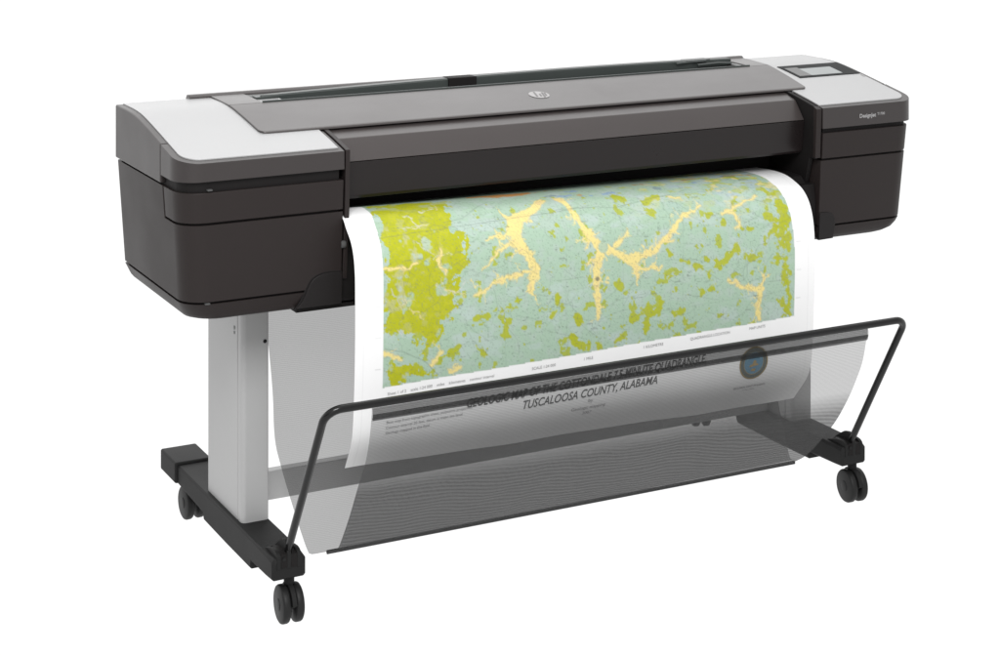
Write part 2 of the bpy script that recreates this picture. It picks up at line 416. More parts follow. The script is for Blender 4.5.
def caster():
    c = empty('caster', printer)
    # two wheels side by side on the x axis, hood and fork between, stem above
    for s in (-1, 1):
        w = build('wheel', *cyl_x(s*.0135, 0, .0375, .0375, .0085, n=40, bev=.0045), M_rub, c, sharp=50)
        build('hub', *cyl_x(s*.0222, 0, .0375, .0120, .0010, n=24, bev=.0008), M_rub, w)
    hood = []
    for x in (-.0046, .0046):
        hood.append([(x, .041*math.cos(R(a)), .0375+.041*math.sin(R(a))) for a in range(10, 171, 16)] + [(x, -.012, .030), (x, .012, .030)])
    build('hood', *loft(hood), M_foot, c, bevel=.001)
    build('stem', *[(lambda vf: ([(p[1], p[2]*0+p[2]-.0, p[0]) for p in vf[0]], vf[1]))(cyl_x(.086, 0., .0, .0105, .011, n=20, bev=.002))][0], M_foot, c)
    return c
def copy_tree(o, parent):
    c = o.copy(); COL.objects.link(c); c.parent = parent
    for ch in list(o.children): copy_tree(ch, c)
    return c
c0 = caster()
spots = [(FEET[0]+FW/2+.008, .008, -3), (FEET[1]+FW/2+.014, .010, -6), (FEET[0]+FW/2+.010, .628, 2), (FEET[1]+FW/2, .628, -20)]
for i, (x, y, a) in enumerate(spots):
    c = c0 if i == 0 else copy_tree(c0, printer)
    c.location = (x, y, 0); c.rotation_euler = (0, 0, R(a))

build('cross_brace', *box(.2524, 1.5768, .286, .312, .139, .2005), M_brace, printer, bevel=.003, segs=2)

# ------------------------------------------------------------------ catch basket (child of the printer): rod frame and netting
def arc_corner(p, a, b, r, n=8):
    """round the corner p between points a and b"""
    p, a, b = Vector(p), Vector(a), Vector(b); u = (a-p).normalized(); w = (b-p).normalized()
    th = u.angle(w); t = r/math.tan(th/2); c = p + (u+w).normalized()*(r/math.sin(th/2))
    s = p+u*t; e = p+w*t; v0 = s-c; v1 = e-c; ang = v0.angle(v1); out = []
    for k in range(n+1):
        q = k/n; out.append(c + (v0*math.sin((1-q)*ang) + v1*math.sin(q*ang))/math.sin(ang))
    return out
RY, RZ = -.217, .480
A0, A1, B1, B0 = (.2205,-.002,.142), (.2145,RY,RZ), (1.5880,RY,RZ), (1.6015,-.002,.142)
path = [Vector(A0)] + arc_corner(A1, A0, B1, .032) + arc_corner(B1, A1, B0, .032) + [Vector(B0)]
basket = build('basket_frame', *tube(path, .0078, 16), M_rod, printer, sharp=60)

FLp = [(-.2165,.4715),(-.2145,.462),(-.192,.403),(-.161,.348),(-.119,.295),(-.055,.211),(.010,.136),(.034,.1140),(.052,.1065)]
FRp = [(-.2165,.4715),(-.2150,.460),(-.203,.400),(-.182,.351),(-.154,.299),(-.108,.233),(-.030,.150),(.020,.114),(.050,.1020)]
def smooth_poly(pts, n):
    p = np.array(pts, float); q = np.vstack([2*p[0]-p[1], p, 2*p[-1]-p[-2]]); o = []
    for i in range(1, len(q)-2):
        for t in np.linspace(0, 1, 16, endpoint=False):
            a, b, c, d = q[i-1], q[i], q[i+1], q[i+2]
            o.append(.5*((2*b)+(c-a)*t+(2*a-5*b+4*c-d)*t*t+(3*b-a-3*c+d)*t**3))
    o.append(p[-1]); o = np.array(o)
    s = np.r_[0, np.cumsum(np.hypot(*np.diff(o, axis=0).T))]; g = np.linspace(0, s[-1], n)
    return np.stack([np.interp(g, s, o[:,0]), np.interp(g, s, o[:,1])], 1)
def sheet(LP, RP, xl, xr, nx=40, nt=48, sag=None):
    a = smooth_poly(LP, nt); b = smooth_poly(RP, nt); v = []; f = []
    for i in range(nt):
        q = i/(nt-1); x0 = xl(q); x1 = xr(q)
        for j in range(nx+1):
            w = j/nx; p = a[i]*(1-w)+b[i]*w
            s = sag(w, q) if sag else 0
            v.append((x0+(x1-x0)*w, p[0]+s, p[1]-s*.5))
    for i in range(nt-1):
        for j in range(nx):
            k = i*(nx+1)+j; f.append([k, k+1, k+nx+2, k+nx+1])
    return v, f
ripple = lambda w, q: .0025*math.sin(q*math.pi)*math.sin(9*w+3*q)+.0015*math.sin(q*math.pi)*math.sin(23*w-5*q)
netf = build('pocket_netting', *sheet(FLp, FRp, lambda q: .308+.034*q, lambda q: 1.482-.020*q, sag=ripple), M_netF, basket)
BLp = [(.262,.603),(.243,.524),(.225,.455),(.211,.375),(.209,.291),(.189,.247),(.150,.184),(.093,.100),(.070,.0985),(.052,.1058)]
netb = build('hanging_netting', *sheet(BLp, BLp, lambda q: .264+.006*min(1,q/.45)+.035*max(0,(q-.45)/.55)**1.3, lambda q: 1.530-.040*max(0,(q-.45)/.55)**1.3, sag=lambda w, q: .6*ripple(w, q)), M_netB, basket)
# folded hems: along the rod and along the bottom seam, with the thin batten sewn into it
hem = [(-.2165,.4712),(-.2185,.466),(-.2180,.456),(-.2150,.4495)]
v, f = sheet([(y-.0010, z) for y, z in hem], [(y-.0010, z+.001) for y, z in hem], lambda q: .3085, lambda q: 1.4815, nt=8)
build('rod_hem', v, f, M_hem, basket)
v, f = sheet([(-.2195,.4600),(-.2192,.4555),(-.2180,.4505),(-.2165,.4470)], [(-.2195,.4600),(-.2192,.4555),(-.2180,.4505),(-.2165,.4470)], lambda q: .309, lambda q: 1.481, nt=8, sag=lambda w, q: .0006*math.sin(w*61+q*3))
build('hem_stitching', v, f, M_hemdark, basket)
build('hem_batten', *tube([(.326+(1.480-.326)*k/20, .0535-.004*k/20, .1030-.0035*k/20) for k in range(21)], .0042, 10), M_hemdark, basket)
# cross-section of the hanging sheet (y, z) at its left and right edge, from the print slot down to the cut edge
PL=[(.17,.772),(.11,.783),(.06,.791),(.012,.786),(-.012,.766),(-.040,.738),(-.054,.694),(-.056,.62),(-.055,.53),(-.051,.437),(-.041,.355),(-.005,.287)]
PR=[(.17,.762),(.11,.766),(.06,.765),(.024,.757),(-.013,.741),(-.039,.711),(-.053,.662),(-.056,.59),(-.054,.50),(-.050,.409),(-.036,.33),(.022,.257)]
PX0,PX1=.341,1.459
def resample(pts,n):
    p=np.array(pts,float); q=np.vstack([2*p[0]-p[1],p,2*p[-1]-p[-2]]); o=[]
    for i in range(1,len(q)-2):
        for t in np.linspace(0,1,24,endpoint=False):
            a,b,c,d=q[i-1],q[i],q[i+1],q[i+2]
            o.append(.5*((2*b)+(c-a)*t+(2*a-5*b+4*c-d)*t*t+(3*b-a-3*c+d)*t**3))
    o.append(p[-1]); o=np.array(o)
    s=np.r_[0,np.cumsum(np.hypot(*np.diff(o,axis=0).T))]
    g=np.linspace(0,s[-1],n)
    return np.stack([np.interp(g,s,o[:,0]),np.interp(g,s,o[:,1])],1),s[-1]
NT=301
LL,sL=resample(PL,NT); RR,sR=resample(PR,NT)
def paper_pt(w,t,off=0.):
    """w 0..1 across, t 0..1 along the sheet; off lifts along the outward normal"""
    w=np.asarray(w,float);t=np.asarray(t,float)
    f=np.clip(t,0,1)*(NT-1); i=np.clip(f.astype(int),0,NT-2); a=(f-i)[...,None]
    l=LL[i]*(1-a)+LL[i+1]*a; r=RR[i]*(1-a)+RR[i+1]*a
    p=l*(1-w[...,None])+r*w[...,None]
    d=(LL[i+1]-LL[i])*(1-w[...,None])+(RR[i+1]-RR[i])*w[...,None]
    d/=np.linalg.norm(d,axis=-1,keepdims=True)
    off=off+.0016*np.clip((t-.25)*2,0,1)*np.sin(w*13+t*4)+.0008*np.sin(w*31-t*9)*np.clip((t-.2)*2,0,1)
    return np.stack([PX0+(PX1-PX0)*w,p[...,0]+off*d[...,1],p[...,1]-off*d[...,0]],-1)
VALLEYS=[
 ( [(0.41, 0.224), (0.357, 0.276), (0.334, 0.293), (0.325, 0.334), (0.332, 0.373), (0.349, 0.412), (0.364, 0.446), (0.354, 0.477), (0.352, 0.518)] , [5, 8, 11, 9, 6, 6, 6, 5, 3] ),
 ( [(0.349, 0.453), (0.314, 0.459), (0.276, 0.473), (0.239, 0.507)] , [3, 3, 2.5, 1.5] ),
 ( [(0.321, 0.334), (0.294, 0.339), (0.263, 0.348)] , [3, 2, 1] ),
 ( [(0.321, 0.364), (0.287, 0.373), (0.25, 0.432)] , [3, 1.6, 1] ),
 ( [(0.334, 0.293), (0.313, 0.269)] , [4, 1.5] ),
 ( [(0.445, 0.221), (0.452, 0.244), (0.461, 0.293), (0.47, 0.335), (0.484, 0.364), (0.501, 0.398)] , [5, 5, 5, 5, 6, 6] ),
 ( [(0.501, 0.398), (0.494, 0.463), (0.497, 0.518), (0.493, 0.573), (0.495, 0.612)] , [6, 6, 5, 4, 3.5] ),
 ( [(0.496, 0.436), (0.473, 0.444)] , [3, 1.5] ),
 ( [(0.486, 0.347), (0.47, 0.395)] , [3, 1.5] ),
 ( [(0.501, 0.396), (0.533, 0.415), (0.565, 0.44), (0.594, 0.434), (0.619, 0.425), (0.644, 0.398), (0.668, 0.363), (0.693, 0.334), (0.744, 0.295)] , [5, 4.5, 6, 5, 4, 4, 3, 2.5, 1.5] ),
 ( [(0.565, 0.44), (0.583, 0.474), (0.583, 0.524)] , [5, 4, 1.5] ),
 ( [(0.534, 0.396), (0.565, 0.356)] , [2.5, 1] ),
 ( [(0.585, 0.472), (0.639, 0.476)] , [3, 1] ),
 ( [(0.644, 0.398), (0.666, 0.397)] , [2, 1] ),
 ( [(0.793, 0.526), (0.817, 0.555), (0.866, 0.574), (0.863, 0.625), (0.867, 0.663)] , [1.5, 2.5, 4, 4, 4] ),
 ( [(0.868, 0.574), (0.88, 0.524)] , [3, 1.2] ),
 ( [(0.794, 0.319), (0.812, 0.334), (0.822, 0.357), (0.81, 0.378)] , [2, 3, 2, 1] ),
 ( [(0.686, 0.249), (0.707, 0.263)] , [2, 1] ),
 ( [(0.783, 0.33), (0.844, 0.294), (0.878, 0.269)] , [1.5, 1.5, 1] ),
 ( [(0.058, 0.407), (0.101, 0.413), (0.123, 0.395)] , [1.5, 1.5, 1.5] ),
 ( [(0.168, 0.358), (0.166, 0.41), (0.18, 0.433)] , [1.5, 1.5, 1] ),
 ( [(0.152, 0.689), (0.173, 0.655)] , [3, 1.5] ),
 ( [(0.058, 0.647), (0.093, 0.674)] , [3, 1.5] ),
 ( [(0.188, 0.716), (0.204, 0.709)] , [3, 2] ),
]
OLIVE=[
[(0.066, 0.231), (0.224, 0.192), (0.2, 0.306), (0.23, 0.328), (0.221, 0.365), (0.215, 0.427), (0.194, 0.44), (0.202, 0.473), (0.198, 0.488), (0.209, 0.533), (0.191, 0.562), (0.174, 0.57), (0.166, 0.637), (0.138, 0.65), (0.126, 0.6), (0.093, 0.59), (0.083, 0.608), (0.058, 0.584)] ,
[(0.057, 0.687), (0.083, 0.695), (0.115, 0.689), (0.159, 0.727), (0.066, 0.743)] ,
]
BLOBS=[
 ( [(0.239, 0.571), (0.262, 0.562), (0.28, 0.548)] , 4 ),
 ( [(0.292, 0.555), (0.322, 0.527)] , 2.5 ),
 ( [(0.302, 0.588), (0.304, 0.633)] , 5 ),
 ( [(0.408, 0.523), (0.41, 0.545)] , 4.5 ),
 ( [(0.261, 0.674), (0.261, 0.68)] , 4 ),
 ( [(0.435, 0.664), (0.443, 0.676)] , 5 ),
 ( [(0.166, 0.681), (0.203, 0.65)] , 3.5 ),
 ( [(0.399, 0.582), (0.4, 0.582)] , 3 ),
 ( [(0.454, 0.595), (0.462, 0.613)] , 4 ),
 ( [(0.37, 0.317), (0.389, 0.3)] , 3 ),
 ( [(0.123, 0.695), (0.13, 0.706)] , 4 ),
 ( [(0.77, 0.481), (0.796, 0.458), (0.809, 0.435), (0.83, 0.466), (0.861, 0.473)] , 5 ),
 ( [(0.74, 0.461), (0.752, 0.467)] , 4 ),
 ( [(0.714, 0.482), (0.727, 0.487)] , 4.5 ),
 ( [(0.746, 0.508), (0.75, 0.516)] , 3.5 ),
 ( [(0.689, 0.459), (0.693, 0.466)] , 4.5 ),
 ( [(0.651, 0.511), (0.668, 0.496)] , 3.5 ),
 ( [(0.731, 0.561), (0.756, 0.558)] , 3.5 ),
 ( [(0.54, 0.502), (0.54, 0.518)] , 4 ),
 ( [(0.574, 0.618), (0.606, 0.601), (0.603, 0.662)] , 7 ),
 ( [(0.623, 0.608), (0.639, 0.582)] , 5 ),
 ( [(0.534, 0.69), (0.558, 0.677)] , 4.5 ),
 ( [(0.665, 0.614), (0.686, 0.61)] , 2.5 ),
 ( [(0.453, 0.601), (0.455, 0.612)] , 3.5 ),
 ( [(0.458, 0.69), (0.474, 0.681)] , 4.5 ),
 ( [(0.49, 0.677), (0.502, 0.696)] , 3.5 ),
 ( [(0.438, 0.664), (0.442, 0.671)] , 3 ),
 ( [(0.619, 0.264), (0.658, 0.245)] , 3 ),
 ( [(0.629, 0.286), (0.626, 0.311)] , 4 ),
 ( [(0.568, 0.229), (0.58, 0.241)] , 3 ),
 ( [(0.825, 0.375), (0.847, 0.377)] , 3 ),
 ( [(0.77, 0.363), (0.784, 0.353)] , 3 ),
 ( [(0.75, 0.326), (0.759, 0.321)] , 3 ),
 ( [(0.869, 0.129), (0.877, 0.161)] , 4 ),
 ( [(0.563, 0.304), (0.561, 0.316)] , 2 ),
 ( [(0.656, 0.433), (0.657, 0.438)] , 2 ),
 ( [(0.453, 0.539), (0.455, 0.543)] , 3 ),
 ( [(0.414, 0.539), (0.415, 0.539)] , 4 ),
 ( [(0.925, 0.321), (0.927, 0.38), (0.922, 0.419)] , 9 ),
 ( [(0.922, 0.541), (0.928, 0.553)] , 4.5 ),
 ( [(0.919, 0.61), (0.932, 0.635)] , 5 ),
 ( [(0.896, 0.479), (0.927, 0.477)] , 3 ),
 ( [(0.886, 0.341), (0.911, 0.355)] , 5 ),
 ( [(0.889, 0.398), (0.908, 0.378)] , 4 ),
]
LINES=[
[(0.053, 0.316), (0.209, 0.297), (0.477, 0.267)] ,
[(0.436, 0.266), (0.555, 0.273), (0.689, 0.241)] ,
[(0.058, 0.636), (0.093, 0.647), (0.137, 0.681), (0.165, 0.726)] ,
[(0.19, 0.278), (0.229, 0.27), (0.3, 0.202)] ,
]


# ------------------------------------------------------------------ the printed map
sheet_root = None
NC, NR = 560, 330
ww = np.linspace(0, 1, NC); tt = np.linspace(0, 1, NR)
Wg, Tg = np.meshgrid(ww, tt)
Pm = paper_pt(Wg, Tg)
rng = np.random.default_rng(11)
def vnoise(x, y, seed):
    r = np.random.default_rng(seed); T = r.random((256, 256))
    xi = np.floor(x).astype(int); yi = np.floor(y).astype(int); fx = x-xi; fy = y-yi
    fx = fx*fx*(3-2*fx); fy = fy*fy*(3-2*fy)
    g = lambda a, b: T[a % 256, b % 256]
    return (g(xi,yi)*(1-fx)+g(xi+1,yi)*fx)*(1-fy)+(g(xi,yi+1)*(1-fx)+g(xi+1,yi+1)*fx)*fy
def fbm(x, y, seed, o=4):
    s = 0; a = .5; n = 0
    for k in range(o): s = s+a*vnoise(x*2**k, y*2**k, seed+k); n += a; a *= .5
    return s/n
S = 0.70                                        # sheet length; both axes in metres for distances
X = Wg*1.118; Y = Tg*S
# the printed image sits slightly askew on the sheet
skew = lambda w: -.088*(w-.055)
dx = (fbm(X*26, Y*26, 5)-.5)*.050; dy = (fbm(X*26, Y*26, 25)-.5)*.050
fx_ = (fbm(X*95, Y*95, 65, 3)-.5)*.014; fy_ = (fbm(X*95, Y*95, 75, 3)-.5)*.014
Xd = X+dx*.25+fx_; Yd = Y+dy*.25+fy_
PXM = .0024                                     # metres of paper per unit of the line widths below
def dist_poly(pl, ws, X, Y):
    """signed distance to a polyline whose half-width varies along it"""
    D = np.full(X.shape, 9.)
    for i in range(len(pl)-1):
        ax, ay = pl[i][0]*1.118, pl[i][1]*S; bx, by = pl[i+1][0]*1.118, pl[i+1][1]*S
        ex, ey = bx-ax, by-ay; L2 = ex*ex+ey*ey+1e-12
        t = np.clip(((X-ax)*ex+(Y-ay)*ey)/L2, 0, 1)
        D = np.minimum(D, np.hypot(X-ax-t*ex, Y-ay-t*ey)-(ws[i]*(1-t)+ws[i+1]*t)*PXM*.60)
    return D
def inside(pl, X, Y):
    r = np.zeros(X.shape, bool); n = len(pl)
    for i in range(n):
        ax, ay = pl[i][0]*1.118, pl[i][1]*S; bx, by = pl[(i+1)%n][0]*1.118, pl[(i+1)%n][1]*S
        if ay == by: continue
        c = ((ay > Y) != (by > Y)) & (X < (bx-ax)*(Y-ay)/(by-ay)+ax); r ^= c
    return r
rag = fbm(X*75, Y*75, 701, 4); jag = fbm(X*120, Y*60, 741, 3)
step = lambda d, s=.0012: np.clip(.5-d/(2*s), 0, 1)
def mix(c, m, col): 
    m = m[..., None]; return c*(1-m)+np.array(col)*m
WHITE = (.77,.77,.77); GREEN = (.325,.445,.342); OLIV = (.365,.385,.010); CREAM = (.68,.57,.225); PALE = (.37,.45,.40)
MAPT_L, MAPT_R = .745, .668
c = np.ones(X.shape+(3,))*np.array(WHITE)
left = .0545+.006*np.clip((.33-Tg)/.2, 0, 1); right = .950-.010*np.clip((.45-Tg)/.3, 0, 1)
bot = MAPT_L+(MAPT_R-MAPT_L)*(Wg-.055)/.895
inmap = (Wg > left) & (Wg < right) & (Tg < bot)
m = np.ones_like(c)*np.array(GREEN)
n1 = fbm(X*55, Y*55, 101); m = mix(m, np.clip((n1-.5)*3, 0, .55), PALE)
n2 = fbm(X*20, Y*34, 141); m = mix(m, np.clip((n2-.58)*5, 0, .35), (.43,.50,.50))
# scattered small olive outcrops
n3 = fbm(X*58, Y*58, 181); dens = np.clip(.3+.9*(Tg-.42)-.15*(Wg-.3), .0, .75)
m = mix(m, np.clip((n3-(.700-.05*dens))*40, 0, 1)*.9*(Tg > .2), (.33,.38,.03))
BLOBS += [([(.928,.27),(.932,.36),(.934,.45)], 8), ([(.925,.50),(.936,.58),(.938,.655)], 4.5), ([(.90,.23),(.915,.27)], 4)]
for pl, w in BLOBS:
    m = mix(m, step(dist_poly(pl, [w*1.0]*len(pl), X+dx*.15+fx_*.6, Y+dy*.15+fy_*.6)+(rag-.5)*.030)*.95, (.35,.385,.02))
OLIVE[0][:2] = [(.066,.150),(.150,.145),(.226,.150)]
for pl in OLIVE:
    big = inside(pl, X+dx*.6+fx_*1.6+(jag-.5)*.03, Y+dy*.6+fy_*1.6+(rag-.5)*.02).astype(float)
    hole = np.clip((fbm(X*38, Y*38, 221)-.67)*18, 0, 1)
    m = mix(m, big*(1-hole*.8), OLIV)
    m = mix(m, big*np.clip((fbm(X*110, Y*110, 261)-.56)*8, 0, 1)*.35, (.46,.46,.03))
hatch = np.clip((fbm(X*60, Y*60, 301)-.60)*14, 0, 1)*np.clip((.20-np.abs(Tg-.42))*12, 0, 1)*np.clip((.2-Wg)*12, 0, 1)
m = mix(m, hatch*.35, (.42,.42,.38))
VR = np.random.default_rng(21)
for k in range(16):      # pale creeks branching through the olive unit
    x0 = VR.uniform(.07,.20); y0 = VR.uniform(.22,.60); a = VR.uniform(-.6,.6); pl = [(x0,y0)]
    for q in range(4): a += VR.normal(0,.6); pl.append((pl[-1][0]+.010*math.cos(a), pl[-1][1]+.016*math.sin(a)))
    m = mix(m, step(dist_poly(pl, [.9,.8,.7,.6,.4], Xd, Yd))*.75, [(.52,.53,.47),(.45,.47,.45),(.60,.52,.28)][k % 3])
# right-hand top: mixed olive, grey-blue and cream speckle
tr = np.clip((.36-Tg)*6, 0, 1)*np.clip((Wg-.55)*4, 0, 1)
m = mix(m, tr*np.clip((fbm(X*36, Y*70, 341)-.56)*14, 0, 1)*.8, (.38,.42,.06))
m = mix(m, tr*np.clip((fbm(X*30, Y*60, 381)-.60)*14, 0, 1)*.55, (.33,.40,.50))
m = mix(m, tr*np.clip((fbm(X*40, Y*60, 421)-.64)*14, 0, 1)*.7, CREAM)
tl = np.clip((.24-Tg)*14, 0, 1)*np.clip((.30-Wg)*8, 0, 1)
m = mix(m, tl*np.clip((fbm(X*26, Y*50, 461)-.5)*10, 0, 1)*.7, (.33,.42,.36))
for pl, w in VALLEYS:
    d = dist_poly(pl, w, Xd, Yd)
    m = mix(m, step(d-.0022)*.5, (.55,.45,.22)); m = mix(m, step(d), CREAM)
    m = mix(m, step(d+.002)*np.clip((fbm(X*120, Y*120, 501)-.58)*9, 0, 1)*.5, (.55,.40,.25))
m = mix(m, step(dist_poly([(.285,.128),(.335,.140),(.375,.136),(.410,.128)], [8,14,12,8], Xd, Yd)+(rag-.5)*.02, .002)*.9, (.52,.22,.05))
for k in range(22):      # small blue, orange and olive units along the top edge
    x0 = rng.uniform(.42,.93); y0 = rng.uniform(.11,.21)
    m = mix(m, step(dist_poly([(x0,y0),(x0+rng.uniform(.008,.03),y0+rng.normal(0,.008))], [2.5,2.5], Xd, Yd)+(rag-.5)*.02)*.75, [(.22,.32,.50),(.42,.25,.10),(.38,.42,.06),(.20,.26,.30)][k % 4])
TR = np.random.default_rng(5)
for pl, w in VALLEYS:    # little tributaries
    for i in range(len(pl)-1):
        if w[i] < 2.5: continue
        for q in range(2):
            f = TR.random(); x0 = pl[i][0]*(1-f)+pl[i+1][0]*f; y0 = pl[i][1]*(1-f)+pl[i+1][1]*f
            a = math.atan2((pl[i+1][1]-pl[i][1])*S, (pl[i+1][0]-pl[i][0])*1.118)+TR.choice([-1, 1])*TR.uniform(.7, 1.3); l = TR.uniform(.012, .032)
            m = mix(m, step(dist_poly([(x0,y0),(x0+l*math.cos(a)/1.118,y0+l*math.sin(a)/S)], [w[i]*.55,.5], Xd+fx_, Yd+fy_))*.85, CREAM)
m = mix(m, step(np.hypot(X-.508*1.118, Y-.397*S)-.012)*.9, (.33,.44,.34))
m = mix(m, step(np.hypot(X-.494*1.118, Y-.490*S)-.005)*.8, (.12,.12,.10))
# contour haze, section lines, roads, lettering specks
c1 = fbm(X*16, Y*16, 541, 4); cl = np.abs((c1*26) % 1-.5)
m = mix(m, np.clip((.075-cl)*14, 0, 1)*.42, (.13,.16,.12))
c2 = fbm(X*22+3, Y*22+9, 841, 4); cl2 = np.abs((c2*20) % 1-.5)
m = mix(m, np.clip((.05-cl2)*16, 0, 1)*.28*(Tg > .2), (.18,.22,.22))
for gx in (.17,.30,.43,.555,.69,.815): m = mix(m, step(np.abs(Wg-gx-.004*np.sin(Tg*9))*1.118-.0004, .0011)*.22, (.12,.14,.12))
for gy in (.30,.42,.55,.66): m = mix(m, step(np.abs(Tg-gy-skew(Wg))*S-.0004, .0011)*.22, (.12,.14,.12))
for pl in LINES: m = mix(m, step(dist_poly(pl, [.25]*len(pl), X+dx*.12, Y+dy*.12), .0014)*.65, (.10,.11,.10))
for k in range(130):
    x0 = rng.uniform(.08,.92); y0 = rng.uniform(.22,.66); a = rng.normal(0,.9); l = rng.uniform(.02,.10)
    pl = [(x0+l*q*math.cos(a)+.006*math.sin(7*q+k), y0+l*1.4*q*math.sin(a)+.006*math.cos(5*q+k)) for q in np.linspace(0,1,5)]
    m = mix(m, step(dist_poly(pl, [.12]*5, X+dx*.1, Y+dy*.1), .0012)*.5, (.11,.12,.10))
sp = rng.random(X.shape); sp2 = np.maximum(sp, np.roll(sp, 1, 1))
m = mix(m, (sp2 > .9905)*(fbm(X*30, Y*30, 601) > .47)*.40, (.10,.12,.10))
for k in range(26):
    x0 = rng.uniform(.08,.93)*1.118; y0 = rng.uniform(.24,.65)*S
    m = mix(m, step(np.maximum(np.abs(X-x0)-rng.uniform(.002,.009), np.abs(Y-y0)-.0012), .0012)*.5, (.12,.13,.12))
c = np.where(inmap[..., None], m, c)
# neat line and tick marks round the map
for x0 in (.016, .984):      # trim line along both margins
    c = mix(c, step(np.abs(Wg-x0)*1.118-.0004, .0012)*.35, (.52,.52,.53))
edge = np.minimum(np.minimum(np.abs(Wg-left)*1.118, np.abs(Wg-right)*1.118), np.abs(Tg-bot)*S)
ok = (Wg > left-.002) & (Wg < right+.002) & (Tg < bot+.003)
c = mix(c, step(edge-.0003, .0012)*ok*.30, (.3,.3,.3))
for gy in (.24,.33,.42,.51,.60,.69):
    for side, x0 in ((0,.0545),(1,.950)):
        yy = gy+skew(x0)
        c = mix(c, step(np.maximum(np.abs(X-(x0+(-.010 if side == 0 else .010))*1.118)-.006, np.abs(Y-yy*S)-.0006), .0012)*.45, (.25,.25,.25))
c = np.clip(c, 0, 1)
faces = []
idx = np.arange(NC*NR).reshape(NR, NC)
faces = np.stack([idx[:-1,:-1], idx[1:,:-1], idx[1:,1:], idx[:-1,1:]], -1).reshape(-1, 4)
me = bpy.data.meshes.new('map_sheet'); me.from_pydata(Pm.reshape(-1,3).tolist(), [], faces.tolist())
at = me.color_attributes.new('print', 'FLOAT_COLOR', 'POINT')
at.data.foreach_set('color', np.concatenate([c.reshape(-1,3), np.ones((NC*NR,1))], 1).astype(np.float32).ravel())
me.polygons.foreach_set('use_smooth', [True]*len(me.polygons)); me.materials.append(M_paper)
mapo = link(bpy.data.objects.new('map_sheet', me))
tag(mapo, 'printed geological map in green, olive and cream hanging from the printer into its basket', 'printed map')

def on_paper(w0, t0, off=.0009, slope=-.088):
    """place flat lettering on the sheet, its baseline following the print's slight skew"""
    def fn(a, b):
        w = w0+a/1.118; t = t0+slope*a/1.118-b/S
        return tuple(float(q) for q in paper_pt(np.array(w), np.array(t), off))
    return fn
text_mesh('title_lettering', text_geo('GEOLOGIC MAP OF THE COTTONDALE 7.5-MINUTE QUADRANGLE,', .0260, .25, .0006, .730), on_paper(.482, .8085, slope=-.097), M_ink, mapo)
text_mesh('title_lettering', text_geo('TUSCALOOSA COUNTY, ALABAMA', .0260, .25, .0004, .800), on_paper(.485, .8465), M_ink, mapo)
text_mesh('credit_lettering', text_geo('by', .0130, 0, .0), on_paper(.486, .866), M_gink, mapo)
text_mesh('credit_lettering', text_geo('Geologic mapping', .0115, 0, .0), on_paper(.484, .890), M_gink, mapo)
text_mesh('credit_lettering', text_geo('2007', .0110, 0, .0), on_paper(.484, .911), M_gink, mapo)
text_mesh('caption_lettering', text_geo('GEOLOGICAL SURVEY OF ALABAMA', .0092, 0, .0, .56), on_paper(.855, .8905), M_ink, mapo)
text_mesh('caption_lettering', text_geo('Tuscaloosa, Alabama', .0062, 0, .0, .62), on_paper(.855, .903), M_gink, mapo)
def lines_of_type(name, w0, t0, n, size, body, dt, mat=M_gink, sx=1.):
    vs, fs = [], []
    for k in range(n):
        v, f = text_geo(body[k % len(body)], size, 0, 0, sx, 'LEFT'); fn = on_paper(w0, t0+k*dt); o = len(vs)
        vs += [fn(a, b) for a, b in v]; fs += [[i+o for i in q] for q in f]
    build(name, vs, fs, mat, mapo, smooth=False)
lines_of_type('note_lettering', .064, .853, 3, .0085, ['Base map from topographic sheet, polyconic projection', 'Contour interval 20 feet, datum is mean sea level', 'Geology mapped in the field'], .0165)
lines_of_type('note_lettering', .064, .7685, 1, .0085, ['Sheet 1 of 2    scale 1:24 000    miles    kilometres    contour interval'], .016)
for w_, t_, b_ in ((.38,.741,'SCALE 1:24 000'), (.475,.731,'1 MILE'), (.62,.716,'1 KILOMETRE'), (.75,.7045,'QUADRANGLE LOCATION'), (.86,.694,'MAP UNITS')):
    text_mesh('margin_lettering', text_geo(b_, .0085, 0, 0), on_paper(w_, t_), M_gink, mapo)
# round seal: rings, blue field, gold device
SW, ST = .8555, .8035
def seal_disc(r0, r1, off, n=44, wob=0.):
    fn = on_paper(SW, ST, off); v = []; f = []
    for k in range(n):
        a = 2*math.pi*k/n
        for r in (r0, r1*(1+wob*math.sin(a*14))): v.append(fn(r*math.cos(a), r*math.sin(a)))
    for k in range(n):
        j = (k+1) % n; f.append([2*k, 2*k+1, 2*j+1, 2*j])
    return v, f
seal = build('round_seal', *seal_disc(.0345, .0375, .0008), M_gold, mapo, smooth=False)
build('seal_ring', *seal_disc(.0262, .0345, .0008), M_deep, seal, smooth=False)
build('seal_ring', *seal_disc(.0250, .0262, .0008), M_gold, seal, smooth=False)
build('seal_field', *seal_disc(.0004, .0250, .0008), M_blue, seal, smooth=False)
g = G(); fn = on_paper(SW, ST, .0013)
def poly(pts): return [fn(*p) for p in pts], [list(range(len(pts)))]
g.add(poly([(-.012,-.008),(.013,-.006),(.009,-.001),(-.010,-.003)])); g.add(poly([(-.004,-.003),(.005,-.002),(.007,.004),(.001,.007),(-.002,.003)]))
g.add(poly([(-.008,-.017),(.003,-.019),(.006,-.013),(-.004,-.012)]))
g.out('seal_device', M_gold, seal, smooth=False)
g = G()
g.add(([fn(-.020+.012*q, .004+.012*math.sin(q*2.2)) for q in (0,.33,.66,1)]+[fn(-.008-.012*q, .020-.012*q) for q in (0,.5)], [[0,1,2,3,4,5]]))
